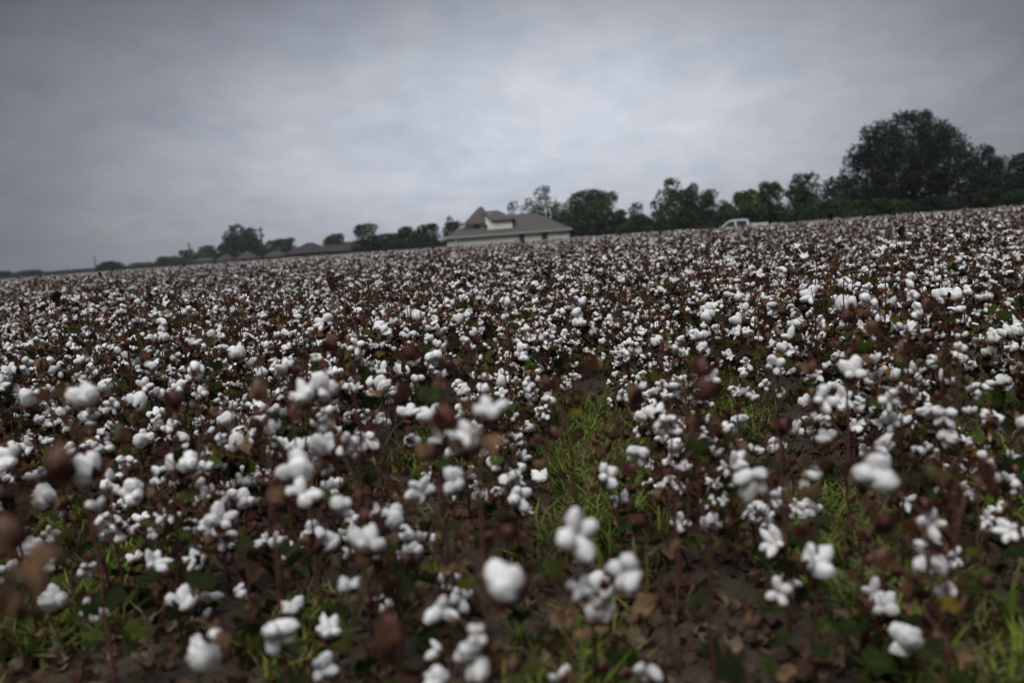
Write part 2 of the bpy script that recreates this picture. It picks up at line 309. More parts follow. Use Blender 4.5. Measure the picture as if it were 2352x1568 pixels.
def plant_spec(seed, H=None, bolls=None, lush=0.5, spread=1.0, HR=(.62, .90), tips=(1.0, .92, .82, .74)):
    """skeleton of one plant: stem, branches, where its bolls and leaves sit. bolls: fixed ones (pos, size) in plant coordinates"""
    r = random.Random(seed * 17 + 3); H = H or r.uniform(*HR); topf = 1.0 if bolls else r.choice(tips)
    S = dict(H=H, tubes=[], open=[], closed=[], leaves=[])
    pts = []; nseg = 9; lean = Vector((r.uniform(-.1, .1), r.uniform(-.1, .1), 0))
    for i in range(nseg + 1):
        t = i / nseg; pts.append(Vector((0, 0, 0)) + lean * t * t * H + Vector((r.uniform(-1, 1) * .009, r.uniform(-1, 1) * .009, H * t if i else -.03)))
    sc = r.choice([(.075, .032, .025), (.10, .055, .035), (.065, .028, .024), (.11, .042, .038)])
    S['tubes'].append((pts, [.0074 * (1 - .70 * i / nseg) for i in range(nseg + 1)], sc))
    def at(z): 
        t = max(0, min(.999, z / H)) * nseg; i = int(t); return pts[i].lerp(pts[i + 1], t - i)
    def branch(p0, p1, rad=.0031):
        md = p0.lerp(p1, .5) + Vector((r.uniform(-.02, .02), r.uniform(-.02, .02), .02 + r.uniform(-.01, .02))); S['tubes'].append(([p0, md, p1], [rad, rad * .8, rad * .6], sc))
    def boll(p, away, size, rel=None):
        tl = r.choice((r.uniform(0, .9), r.uniform(.6, 1.5), r.uniform(1.3, 2.5))) if rel is None else rel
        a = (math.atan2(away.y, away.x) + r.uniform(-.7, .7)) if rel is None else -1.571 + r.uniform(-1.1, 1.1); d = Vector((math.cos(a) * math.sin(tl), math.sin(a) * math.sin(tl), math.cos(tl)))
        q = d.to_track_quat('Z', 'Y') @ Euler((0, 0, r.random() * 6.28)).to_quaternion()
        base = Vector(p) - d * .027 * size
        [leafat(base + Vector((r.uniform(-.03, .03), r.uniform(-.03, .03), r.uniform(-.02, .03))), .99, r.uniform(.35, .6)) for _ in range(r.choice((0, 0, 1, 2)))]
        S['open'].append((Matrix.Translation(base) @ q.to_matrix().to_4x4(), size, r.randrange(NV))); return base
    def leafat(p, kind=None, fs=1.0):
        k = r.random() if kind is None else kind
        yaw = r.random() * 6.28; mtx = Matrix.Translation(p) @ Euler((r.uniform(-.5, .5), r.uniform(.1, 1.3), yaw), 'XYZ').to_matrix().to_4x4()
        if k < .36 * lush + .1: S['leaves'].append((mtx, fs * r.uniform(.65, 1.15), 0, r.choice(GREENS)))
        elif k < .36 * lush + .28: S['leaves'].append((mtx, fs * r.uniform(.5, .95), 0, r.choice(REDS)))
        else: S['leaves'].append((mtx, fs * r.uniform(.4, .85), 1, r.choice(DRYS)))
    if bolls:
        for p, size, kind in bolls:
            p = Vector(p); z0 = max(.08, p.z - r.uniform(.04, .14)); s = at(z0); aw = p - s; aw.z = 0
            if aw.length < .02: aw = Vector((r.uniform(-1, 1), r.uniform(-1, 1), 0))
            if kind == 'open':
                b = boll(p, aw, size, r.choice((r.uniform(.2, .9), r.uniform(.8, 1.5), r.uniform(1.3, 2.3)))); branch(s, b)
            else:
                q = Euler((r.uniform(-.5, .5), r.uniform(-.5, .5), r.random() * 6)).to_matrix().to_4x4()
                S['closed'].append((Matrix.Translation(p - Vector((0, 0, .024 * size))) @ q, size, r.randrange(8))); branch(s, p - Vector((0, 0, .024 * size)))
            for q in range(r.choice((0, 1, 2))): leafat(s.lerp(p, r.uniform(.2, .9)) - Vector((r.uniform(-.03, .03), 0, r.uniform(.0, .08))), r.choice((None, .95, .95)), .6)
            if r.random() < .6: leafat(s + Vector((0, 0, r.uniform(-.16, -.04))), r.choice((None, .95)), .8)
    nb = (8 if not bolls else 4); a = r.random() * 6.28
    for k in range(nb + (r.randrange(4))):
        t = (.26 + .68 * k / (nb + 2)) ; a += 2.4 + r.uniform(-.4, .4); z = H * t * topf + r.uniform(-.02, .02); s = at(z)
        L = (r.uniform(.10, .29) * (1.15 - t * .72)) * spread; d = Vector((math.cos(a), math.sin(a), 0))
        e = s + d * L + Vector((0, 0, L * r.uniform(.15, .8)))
        if bolls:
            if r.random() < .5: branch(s, e, .002); S['closed'].append((Matrix.Translation(e) @ Euler((r.uniform(-.7, .7), r.uniform(-.7, .7), a)).to_matrix().to_4x4(), r.uniform(.6, .95), r.randrange(8)))
            if r.random() < .6: leafat(s.lerp(e, .6) - Vector((0, 0, .03)), r.choice((.97, None)), .7)
            continue
        branch(s, e)
        if r.random() < .76:
            boll(e, d, r.uniform(.68, 1.12))
            if L > .12 and r.random() < .8: boll(s.lerp(e, .5) + Vector((r.uniform(-.03, .03), r.uniform(-.03, .03), .03)), d, r.uniform(.5, .85))
        else: S['closed'].append((Matrix.Translation(e) @ Euler((r.uniform(-.7, .7), r.uniform(-.7, .7), a)).to_matrix().to_4x4(), r.uniform(.7, 1.05), r.randrange(8)))
        for q in range(3 if r.random() < .3 + lush * .6 else 2): leafat(s.lerp(e, r.uniform(.1, 1.1)) + Vector((0, 0, r.uniform(-.03, .05))))
    for k in range(r.randrange(1, 4)):       # the bare tip with a few withered squares
        z = H * r.uniform(.86, 1.0); s = at(z); e = s + Vector((r.uniform(-.05, .05), r.uniform(-.05, .05), r.uniform(.01, .05))); branch(s, e, .0016)
        if r.random() < .6: S['closed'].append((Matrix.Translation(e) @ Euler((r.uniform(-.6, .6), r.uniform(-.6, .6), 0)).to_matrix().to_4x4(), r.uniform(.35, .7), r.randrange(8)))
        else: leafat(e, .97)
    for k in range(5 + int(lush * 11) if not bolls else int(3 + lush * 8)): leafat(at(H * (r.uniform(.1, .62) if not bolls else r.uniform(.06, .45))) + Vector((r.uniform(-.12, .12), r.uniform(-.12, .12), 0)), r.choice((0, .05, .1, .9)))
    return S
def stem_pack(S, n):
    g = Geo()
    for pts, rad, c in S['tubes']: tube(g, pts, rad, n, 2, c)
    return g
def leaves_pack(S, g=None):
    g = g or Geo()
    for mtx, sz, dry, c in S['leaves']: g.put((LEAFD if dry else LEAFG)[int(sz * 1000) % (6 if dry else 4)], mtx, sz, c)
    return g
def merged(S, lod, g=None, mtx=Matrix.Identity(4)):
    g = g or Geo(); LT = LINT2 if lod == 1 else LINT1
    for pts, rad, c in S['tubes']: tube(g, [mtx @ Vector(p) for p in pts], [q * (1 if lod == 1 else 1.25) for q in rad], 4 if lod == 1 else 3, 2, c)
    for m_, sz, v in S['open']: g.put(LT[v], mtx @ m_, sz); g.put(BUR[v] if lod == 1 else BURL[v], mtx @ m_, sz)
    for m_, sz, v in S['closed']: g.put(CLOSEDL[v], mtx @ m_, sz)
    for m_, sz, dry, c in S['leaves']: g.put((LEAFD if dry else LEAFG)[int(sz * 1000) % (6 if dry else 4)], mtx @ m_, sz, c)
    return g
def as_mesh(pk, name, smooth=(0, 2)):
    g = Geo(); g.put(pk); return g.mesh(name, PM, smooth)
me_l3 = [as_mesh(p, 'cotton_boll') for p in LINT3]; me_l2 = [as_mesh(p, 'cotton_boll') for p in LINT2]
me_b = [as_mesh(p, 'bur') for p in BUR]; me_c = [as_mesh(p, 'closed_boll') for p in CLOSED]
def _both(i):
    g = Geo(); g.put(LINT2[i]); g.put(BUR[i]); return g.mesh('cotton_boll', PM, (0, 2))
me_lb = [_both(i) for i in range(NV)]

PLANTS = []
def build_plant(S, near):
    o = new_obj('cotton_plant', None); st = new_obj('stem', stem_pack(S, 6 if near else 4).mesh('stem', PM, (2,)), o)
    if S['leaves']: new_obj('leaves', leaves_pack(S).mesh('leaves', PM), o)
    for m_, sz, v in S['open']:
        b = new_obj('cotton_boll', (me_l3 if near else me_lb)[v], o); b.matrix_local = m_ @ Matrix.Scale(sz, 4)
        if near: new_obj('bur', me_b[v], b)
    for m_, sz, v in S['closed']:
        b = new_obj('closed_boll', me_c[v], o); b.matrix_local = m_ @ Matrix.Scale(sz, 4)
    return o
def copy_tree(o, parent=None):
    c = o.copy(); C.objects.link(c)
    if parent: c.parent = parent
    for ch in o.children: copy_tree(ch, c)
    return c

# ------------------------------------------------------------------ the nearest plants, bolls where the photograph has them (x, y, width in px)
OPEN = [(653,843,50),(697,906,68),(746,897,60),(332,884,36),(451,845,38),(68,916,44),(195,916,60),(214,960,40),(151,977,38),(509,918,32),(258,926,38),(582,928,32),(390,980,42),
(470,994,40),(541,999,36),(739,967,42),(331,1009,42),(20,1048,60),(61,1026,42),(200,1077,72),(29,1097,46),(258,1106,50),(292,1092,30),(446,1067,46),(368,1092,52),(392,1116,42),
(527,1096,44),(519,1060,42),(702,1019,48),(751,1028,60),(683,1077,75),(697,1131,78),(766,1118,46),(105,1150,56),(244,1194,54),(297,1209,44),(327,1189,36),(273,1165,38),(507,1189,62),
(512,1233,54),(605,1240,38),(643,1240,40),(717,1221,52),(758,1252,54),(673,1272,48),(80,1257,50),(22,1313,56),(312,1277,44),(356,1292,60),(453,1291,56),(200,1306,44),(129,1377,58),
(210,1396,60),(419,1384,64),(478,1379,62),(668,1399,60),(634,1457,80),(756,1447,66),(483,1496,88),(551,1357,32),(994,824,40),(877,887,40),(941,945,44),(985,950,54),(1062,897,34),
(799,1023,60),(838,1009,52),(1077,1009,82),(1126,936,76),(982,1084,36),(965,1126,64),(1048,1106,64),(1101,1118,46),(1170,1104,54),(1194,1143,56),(1201,1021,34),(1243,1096,38),
(811,1189,40),(904,1189,56),(848,1243,76),(799,1223,44),(931,1282,48),(980,1252,48),(1326,1228,100),(1438,1311,84),(1384,1345,74),(1165,1350,100),(1028,1333,44),(1058,1374,56),
(1014,1404,76),(914,1374,48),(1087,1516,94),(1487,1540,64),(1287,1557,58),(1394,1092,58),(1530,970,60),(1511,950,50),(1535,1057,46),(1428,909,32),(1494,1116,34),(1565,1199,46),
(1962,850,54),(1891,918,60),(1935,916,52),(1701,897,44),(1781,840,40),(2103,853,46),(2042,919,52),(1867,965,42),(1691,970,42),(1828,984,36),(2169,955,56),(2028,975,44),(2028,1028,60),
(1696,1058,60),(1776,1023,38),(1730,1101,74),(1857,1099,64),(2001,1082,84),(2123,1058,44),(2257,1033,36),(1825,1165,52),(1867,1170,48),(1740,1175,46),(1764,1199,46),(1776,1248,66),
(1871,1292,80),(1813,1345,64),(2084,1155,44),(2137,1204,68),(2137,1277,76),(2193,1280,52),(2008,1360,58),(2030,1389,60),(2081,1472,76),(2266,1194,44)]
SHUT = [(592,894,45),(397,916,40),(667,948,40),(268,994,45),(624,1140,50),(931,897,46),(1033,955,60),(1004,884,38),(1365,836,40),(1280,992,30),(1414,992,32),(1389,1028,30),(911,1443,78),
(1608,843,46),(1623,892,56),(1857,843,36),(1808,975,36),(1881,1019,32),(2154,1087,60),(2267,1087,54),(2023,1189,50),(2008,1272,50),(770,785,42),(945,805,45),(2130,700,36),(1940,725,34),
(2010,745,36),(2085,800,36),(110,1062,95),(30,1218,90),(1260,880,40),(2090,1345,50),(1460,905,44)]
BS, CS = 0.088, 0.056
hand = []
for lst, kind, real in ((OPEN, 'open', BS), (SHUT, 'closed', CS)):
    for px, py, s in lst:
        d = real * FPX / s; hand.append([px, py, s, d, kind, real])
hand.sort(key=lambda h: h[3])
custom = []
for h in hand:
    px, py, s, d, kind, real = h; p = P(px, py, d); best = None
    for c in custom:
        q = P(px, py, c['y']); ey = abs(d - c['y']) / d; ex = abs(q.x - c['x'])
        if ex < .17 and ey < .17 and len(c['b']) < 8 and .12 < q.z < .98 and (best is None or ex + ey < best[0]): best = (ex + ey, c)
    if best:
        c = best[1]; dd = max(c['y'] - .13, min(c['y'] + .13, d)); p = P(px, py, dd); size = s * dd / FPX / real
    else:
        size = 1.0
        if p.z < .16: p = P(px, py, d * (EYE - .2) / (EYE - p.z)); size = p.y / d
        if p.z > .95: p = P(px, py, min(d * 1.25, d)); 
        c = dict(x=p.x + rnd.uniform(-.05, .05), y=p.y + rnd.uniform(-.04, .08), b=[]); custom.append(c)
    c['b'].append((p, size * (1.06 if kind == 'open' else 1.25), kind))
    if kind == 'open' and rnd.random() < .45 and p.z > .3: c['b'].append((p + Vector((rnd.uniform(-.09, .09), rnd.uniform(.0, .1), -rnd.uniform(.06, .16))), rnd.uniform(.6, .9), 'open'))
PROTO_NEAR = 5.6
placed = []                                  # (x, y, root)
for i, c in enumerate(custom):
    gz = ground_z(c['x'], c['y']); top = max(p.z for p, s, k in c['b']); base = Vector((c['x'], c['y'], gz))
    H = max(.42, min(.98, top - gz + .03)); side = abs(math.atan2(c['x'], c['y']))
    S = plant_spec(900 + i, H=H, bolls=[(p - base, s, k) for p, s, k in c['b']], lush=.45 + (.5 if side > .25 else 0))
    o = build_plant(S, True); o.location = base; placed.append((c['x'], c['y'], o, S))
print('custom plants', len(custom), len(hand), 'heights', sorted(round(max(p.z for p, s, k in c['b']), 2) for c in custom)[-8:])

# ------------------------------------------------------------------ the rest of the field: rows 0.97 m apart running 5 degrees right of the view
AZ = math.atan(.09)
def rows(smin, smax, ymin, ymax, step, r):
    out = []
    k0, k1 = int(math.floor(smin / .97)), int(math.ceil(smax / .97))
    for k in range(k0, k1):
        s = .485 + .97 * k; y = ymin + r.random() * step
        while y < ymax:
            x = s - .09 + .09 * y + r.gauss(0, .09 + .21 * min(1, max(0, (y - 5.5) / 4))); out.append((x, y, k)); y += step * r.uniform(.55, 1.5)
    return out
def in_view(x, y, marg=0.0):
    if y < .8: return False
    v = Vector((x, y, .5 - EYE)); dp = v.dot(Fv)
    if dp <= .3: return False
    u = v.dot(Rv) / dp * FPX; return abs(u) < 1176 + (180 + marg) * 2.5 / max(1, y * .5)
pos = rows(-16, 16, 1.2, 15, .19, random.Random(4))
pos.sort(key=lambda p: p[0] ** 2 + p[1] ** 2)
protos = [plant_spec(50 + i, lush=(.25, .6, .95)[i % 3], spread=1.15, HR=(.80, 1.02)) for i in range(16)]
near_root = []; fill = []
budget = 300 - len(placed)
rr = random.Random(8); count = 0; proto_obj = {}
for x, y, k in pos:
    if any((x - a) ** 2 + (y - b) ** 2 < .15 ** 2 for a, b, _, _ in placed): continue
    v = in_view(x, y)
    s = x + .09 - .09 * y
    if v:
        keep = 1.0
        if y < 2.4: keep = 0.0
        elif y < 3.2: keep = .75 if abs(s) > .9 else 0.2
        elif y < 4.6: keep = 1.0 if abs(s) > 1.0 else .7
        elif y < 6.5: keep = .98 if abs(s) > 1.0 else .95
        elif y < 9: keep = .95 if abs(s) > 1.0 else .75
        if rr.random() > keep: continue
    elif y < 3.0 and abs(x) < 1.4: continue
    if v and count < budget:
        i = rr.randrange(16)
        near = y < PROTO_NEAR; key = (i, near)
        if key not in proto_obj: o = proto_obj[key] = build_plant(protos[i], near)
        else: o = copy_tree(proto_obj[key])
        sc = rr.uniform(.88, 1.1) * min(1.08, .55 + .09 * y) * (.84 if abs(s) < .8 and y < 9 else 1); o.location = (x, y, ground_z(x, y)); o.rotation_euler = (0, 0, rr.random() * 6.28); o.scale = (sc,) * 3
        placed.append((x, y, o, protos[i])); count += 1
    else: fill.append((x, y))
print('individual plants', len(placed), 'of them filled in', count)
# labels: which plant of which row, counted from the camera
ORD = 'first second third fourth fifth sixth seventh eighth ninth tenth eleventh twelfth thirteenth fourteenth fifteenth sixteenth seventeenth eighteenth nineteenth twentieth'.split()
def ordw(n):
    if n <= 20: return ORD[n - 1]
    t, u = divmod(n, 10); tens = {2: 'twenty', 3: 'thirty', 4: 'forty', 5: 'fifty'}[t]
    return {2: 'twentieth', 3: 'thirtieth', 4: 'fortieth', 5: 'fiftieth'}[t] if u == 0 else tens + '-' + ORD[u - 1]
byrow = {}
for x, y, o, S in placed:
    s = x + .09 - .09 * y; side = 'right' if s >= 0 else 'left'; byrow.setdefault((side, int(abs(s) / .97)), []).append((y, o, S))
for (side, k), lst in byrow.items():
    lst.sort(key=lambda t: t[0])
    for n, (y, o, S) in enumerate(lst):
        ng = sum(1 for l in S['leaves'] if l[3] in GREENS); look = 'leafy' if ng > 6 else ('tall' if S['H'] > .78 else ('short' if S['H'] < .6 else ('bare' if ng < 3 else 'brown')))
        where = ('next to' if k == 0 else ordw(k + 1) + ' row ' + side + ' of')
        lab = f'{look} cotton plant, {ordw(n + 1)} from camera in the row just {side} of the grassy gap' if k == 0 else f'{look} cotton plant, {ordw(n + 1)} from camera in {ordw(k + 1)} row {side} of grassy gap'
        tag(o, lab, 'cotton plant', 'cotton plants standing in the nearest rows of the field')

# the mass of the field behind: one object, geometry nodes
def gn_scatter(name, pts, rots, scales, idx, sources):
    me = bpy.data.meshes.new(name); me.vertices.add(len(pts)); me.vertices.foreach_set('co', np.asarray(pts, np.float32).ravel())
    for nm, arr, tp in (('rz', rots, 'FLOAT'), ('sc', scales, 'FLOAT'), ('vi', idx, 'INT')):
        a = me.attributes.new(nm, tp, 'POINT'); a.data.foreach_set('value', np.asarray(arr, np.int32 if tp == 'INT' else np.float32))
    o = new_obj(name, me)
    t = bpy.data.node_groups.new(name, 'GeometryNodeTree'); t.is_modifier = True
    t.interface.new_socket('Geometry', in_out='INPUT', socket_type='NodeSocketGeometry'); t.interface.new_socket('Geometry', in_out='OUTPUT', socket_type='NodeSocketGeometry')
    gi = t.nodes.new('NodeGroupInput'); go = t.nodes.new('NodeGroupOutput'); jn = t.nodes.new('GeometryNodeJoinGeometry')
    for s in reversed(sources):
        oi = t.nodes.new('GeometryNodeObjectInfo'); oi.inputs['Object'].default_value = s; oi.inputs['As Instance'].default_value = True
        t.links.new(oi.outputs['Geometry'], jn.inputs[0])
    ip = t.nodes.new('GeometryNodeInstanceOnPoints'); ip.inputs['Pick Instance'].default_value = True
    mp = t.nodes.new('GeometryNodeMeshToPoints'); t.links.new(gi.outputs[0], mp.inputs['Mesh']); t.links.new(mp.outputs[0], ip.inputs['Points'])
    t.links.new(jn.outputs[0], ip.inputs['Instance'])
    def na(n, tp):
        q = t.nodes.new('GeometryNodeInputNamedAttribute'); q.data_type = tp; q.inputs['Name'].default_value = n; return [s for s in q.outputs if s.enabled and s.name == 'Attribute'][0]
    t.links.new(na('vi', 'INT'), ip.inputs['Instance Index']); cb = t.nodes.new('ShaderNodeCombineXYZ'); t.links.new(na('rz', 'FLOAT'), cb.inputs[2])
    t.links.new(cb.outputs[0], ip.inputs['Rotation']); t.links.new(na('sc', 'FLOAT'), ip.inputs['Scale']); t.links.new(ip.outputs[0], go.inputs[0])
    md = o.modifiers.new('scatter', 'NODES'); md.node_group = t
    return o
def src(name, me): return bpy.data.objects.new(name, me)      # kept out of the scene, only a source of shape
fr = random.Random(21)
field_src = []
for i in range(14): field_src.append(src('plant_shape', merged(plant_spec(200 + i, lush=(.3, .6, .95)[i % 3], spread=1.25, HR=(.84, 1.12) if i < 12 else (1.18, 1.24), tips=(1.0, .92, .82, .74) if i < 12 else (.74, .66)), 1).mesh('plant_shape', PM, (0, 2))))
NP1 = len(field_src)
specs2 = [plant_spec(300 + i, lush=(.15, .3, .5)[i % 3], spread=1.25, HR=(.90, 1.10), tips=(1.08, 1.0, .95)) for i in range(16)]
PW, PL = 4 * .97, 4.0                         # a far patch: four rows, four metres long
for i in range(6):
    g = Geo(); r = random.Random(70 + i)
    for k in range(4):
        y = -PL / 2
        while y < PL / 2:
            mtx = Matrix.Translation((-PW / 2 + .485 + .97 * k + r.gauss(0, .27), y, 0)) @ Matrix.Rotation(r.random() * 6.28, 4, 'Z') @ Matrix.Scale(r.uniform(.8, 1.12), 4)
            merged(r.choice(specs2), 2, g, mtx); y += .17 * r.uniform(.6, 1.5)
    field_src.append(src('patch_shape', g.mesh('patch_shape', PM, (0, 2))))
pts, rz, sc, vi = [], [], [], []
last = max(p[1] for p in placed)
for x, y in fill: pts.append((x, y, ground_z(x, y))); rz.append(fr.random() * 6.28); sc.append(fr.uniform(.85, 1.1)); vi.append(fr.randrange(NP1))
MID = 30.0
for x, y, k in rows(-34, 34, 15, MID, .18, random.Random(6)):
    if abs(x) > 3 + y * .68: continue
    pts.append((x, y, ground_z(x, y))); rz.append(fr.random() * 6.28); sc.append(fr.uniform(.86, 1.06) * (1 + .14 * noise.noise(Vector((x * .35, y * .35, 1))))); vi.append(fr.randrange(NP1))
def far_edge(x, y):                           # the field stops at the track, nearer on the right
    a = math.degrees(math.atan2(x, y)); return 93 if 9 < a < 17 else (100 if a > 5.5 else (165 if a > -6 else 210))
ca, sa = math.cos(AZ), math.sin(AZ)
for i in range(-48, 49):
    for j in range(0, 54):
        s = i * PW + .0; t = MID + PL / 2 + j * PL; y = t; x = s - .09 + .09 * y
        if abs(x) > 5 + y * .64 or y > far_edge(x, y): continue
        pts.append((x, y, 0)); rz.append(-AZ + (math.pi if fr.random() < .5 else 0)); sc.append(fr.uniform(.96, 1.06)); vi.append(NP1 + fr.randrange(6))
cf = gn_scatter('cotton_field', pts, rz, sc, vi, field_src)
tag(cf, 'white and brown mass of cotton plants filling the field behind the nearest rows', 'cotton field', kind='stuff')
print('field points', len(pts))

# ------------------------------------------------------------------ grass between the rows, dead leaves on the soil
def grass():
    g = Geo(); r = random.Random(31); V = []; F = []; K = []; n = 0; made = 0
    for tries in range(60000):
        y = 1.6 + 16 * r.random() ** 1.5; k = r.randrange(-10, 11)
        s = .97 * k + r.gauss(0, .15); x = s - .09 + .09 * y
        if not in_view(x, y, 100): continue
        dens = noise.noise(Vector((x * .9 + 3, y * .55, 2.0))) * .9 + noise.noise(Vector((x * 3, y * 3, 7))) * .5
        bias = .36 if (k == 0 and 5.2 < y < 8) else (-.12 if k == 0 and y > 3.4 else (.30 if x > .9 and y < 4.6 else (.22 if x > -.1 and y < 3.2 else (-.04 if y < 5 else -.02))))
        if dens + bias < r.uniform(-.08, .2): continue
        made += 1; c = r.choice([(.14, .19, .028), (.10, .145, .022), (.19, .24, .04), (.055, .08, .018), (.15, .15, .04), (.17, .14, .07), (.12, .09, .05)])
        for b in range(r.randrange(4, 9)):
            a = r.random() * 6.28; h = r.uniform(.05, .15) * (1.3 if k == 0 else 1); lean = r.uniform(.3, 1.5) * h; wd = r.uniform(.003, .0075)
            bx, by = x + r.gauss(0, .02), y + r.gauss(0, .02); z = ground_z(bx, by) - .004
            d = (math.cos(a), math.sin(a)); sx, sy = -d[1] * wd, d[0] * wd
            V += [(bx - sx, by - sy, z), (bx + sx, by + sy, z), (bx + d[0] * lean * .35 - sx, by + d[1] * lean * .35 - sy, z + h * .6), (bx + d[0] * lean * .35 + sx, by + d[1] * lean * .35 + sy, z + h * .6), (bx + d[0] * lean, by + d[1] * lean, z + h * r.uniform(.75, 1))]
            F += [(n, n + 1, n + 3), (n, n + 3, n + 2), (n + 2, n + 3, n + 4)]; n += 5; K += [c] * 3
        if made > 15000: break
    g.add(V, F, 1, np.array(K)); print('tufts', made)
    o = new_obj('grass', g.mesh('grass', PM)); tag(o, 'short bright green grass growing between the cotton rows', 'grass', kind='stuff')
grass()
def litter():
    g = Geo(); r = random.Random(41)
    for i in range(15000):
        y = 1.6 + 9 * r.random() ** 1.4; x = r.uniform(-1.0, 1.0) * (y + .8)
        if noise.noise(Vector((x * 1.3, y * 1.3, 4))) < r.uniform(-.6, .25): continue
        mtx = Matrix.Translation((x, y, ground_z(x, y) + r.uniform(.006, .022))) @ Euler((r.gauss(0, .35), r.gauss(0, .35), r.random() * 6.28)).to_matrix().to_4x4()
        c = r.choice([(.10, .065, .04), (.075, .05, .032), (.14, .095, .06), (.05, .033, .022), (.085, .045, .03), (.18, .13, .085)]); g.put(LEAFD[r.randrange(6)], mtx, r.uniform(.35, 1.0), c)
    o = new_obj('dead_leaves', g.mesh('dead_leaves', PM)); tag(o, 'curled brown dead leaves lying on the soil under the cotton', 'dead leaves', kind='stuff')
litter()

# ------------------------------------------------------------------ trees along the horizon
CROWN = mat('tree_foliage', attr=True, rough=0.7, var=0.35, nscale=1.2, translucent=0.15, spec=0.2)
BARK = mat('tree_bark', (0.07, 0.055, 0.042), 0.9, var=0.3, nscale=6, bump=0.5, bscale=12)
def tree(x0, x1, top, d, col, label, name='broadleaf_tree', lobes=None, dens=1.0, low=.16, seed=0, group='trees along the far edge of the field'):
    r = random.Random(int(x0 * 7 + top * 3 + seed)); q = np.random.default_rng(int(x0 * 7 + top * 3 + seed))
    xc = (x0 + x1) / 2; p = P(xc, top, d); H = p.z; W = (x1 - x0) / FPX * d; base = Vector((p.x, d, 0))
    ls = max(.20, .0021 * d); g = Geo(); L = []
    if lobes is None:
        n = max(9, int(16 * dens)); lobes = []
        for i in range(n):
            a = r.random() * 6.283; zz = r.uniform(low + .08, .90); rad = (1 - abs(zz - .48) ** 2.2 * 3.2); rad = max(.18, rad)
            e = r.uniform(.35, .82) * rad; lobes.append((math.cos(a) * e, math.sin(a) * e, zz, r.uniform(.24, .36) * (.65 + .35 * rad)))
        lobes.append((r.uniform(-.2, .2), 0, .86, .24)); lobes.append((0, 0, .5, .5)); lobes.append((-.5, 0, .35, .35)); lobes.append((.5, 0, .35, .35))
        for bx in (-.72, -.3, .1, .45, .8): lobes.append((bx, r.uniform(-.4, .1), r.uniform(.10, .24), r.uniform(.26, .36)))
    for i in range(int(16 * dens)):
        b0 = r.choice(lobes[:max(6, len(lobes) * 2 // 3)]); a = r.random() * 6.283; lobes = lobes + [(b0[0] + math.cos(a) * b0[3] * .8, b0[1], min(.93, b0[2] + abs(math.sin(a)) * b0[3] * .55), r.uniform(.08, .15))]
    VV = []; KK = []
    for lx, ly, lz, lr in lobes:
        rx = lr * W / 2 * 1.05; rz_ = lr * (.25 * W + .27 * H); area = 4 * math.pi * rx * rx
        m_ = int(area / (ls * ls) * 3.4 * dens) + 20
        dv = q.normal(size=(m_, 3)); dv /= np.linalg.norm(dv, axis=1)[:, None]; rad = q.uniform(.55, 1.08, m_) ** .7
        sub = np.sin(dv[:, 0] * 5 + lx * 9) * np.sin(dv[:, 1] * 5 + lz * 7) * np.sin(dv[:, 2] * 5 + ly * 5); rad *= 1 + .42 * sub
        keep = q.random(m_) < (.95 - .9 * np.clip(sub * -1.2, 0, 1))
        c = np.array([lx * W / 2 * .86, ly * W / 2 * .8, 0]) + dv * rad[:, None] * np.array([rx, rx, rz_]); c[:, 2] += lz * H
        c[:, 2] = np.minimum(c[:, 2], H * (1.0 + .02 * q.normal(size=m_))); c = c[keep]; VV.append(c)
        tint = r.uniform(.8, 1.25); kk = np.array(col) * tint * q.uniform(.7, 1.35, len(c))[:, None]
        if r.random() < .12: kk = kk * np.array((1.7, 1.25, .7))
        KK.append(kk)
    c = np.concatenate(VV); kk = np.concatenate(KK)
    lo_, hi_ = np.percentile(c[:, 0], (1.1, 98.9)); c[:, 0] = (c[:, 0] - (lo_ + hi_) / 2) * (W * 1.07 / (hi_ - lo_)); c[:, 2] *= H / np.percentile(c[:, 2], 99.5)
    ok = c[:, 2] > .25; c = c[ok]; kk = kk[ok]; m_ = len(c)
    a = q.normal(size=(m_, 3)); a /= np.linalg.norm(a, axis=1)[:, None]; b = np.cross(a, q.normal(size=(m_, 3))); b /= np.linalg.norm(b, axis=1)[:, None]
    s = ls * q.uniform(.55, 1.25, m_)[:, None]; V = np.stack([c - a * s * .5, c + b * s * .32, c + a * s * .6, c - b * s * .32], 1).reshape(-1, 3)
    i4 = np.arange(m_) * 4; F = np.concatenate([np.stack([i4, i4 + 1, i4 + 2], 1), np.stack([i4, i4 + 2, i4 + 3], 1)])
    g.add(V, F, 0, np.concatenate([kk, kk]))
    o = new_obj(name, None, loc=base); tag(o, label, 'bush' if name == 'bush' else 'tree', group)
    new_obj('crown', g.mesh('crown', [CROWN, BARK]), o)
    t = Geo(); tr = max(.12, W * .03); th = H * .5
    tube(t, [(0, 0, -.2), (r.uniform(-.02, .02) * H, 0, th * .5), (r.uniform(-.03, .03) * H, 0, th), (0, 0, H * .8)], [tr * 1.3, tr, tr * .8, tr * .3], 7, 0)
    for lx, ly, lz, lr in sorted(lobes, key=lambda l: l[3])[-9:]:
        e = Vector((lx * W / 2 * .8, ly * W / 2 * .8, lz * H)); s0 = Vector((0, 0, min(H * r.uniform(.22, .45), e.z * .8))); tube(t, [s0, s0.lerp(e, .5) + Vector((0, 0, H * .03)), e], [tr * .5, tr * .36, tr * .14], 5, 0)
    new_obj('trunk', t.mesh('trunk', [BARK], (0,)), o)
    return o
G1 = (.032, .056, .022); G2 = (.038, .064, .024); G3 = (.065, .085, .026); G4 = (.046, .060, .036); G5 = (.019, .028, .014)
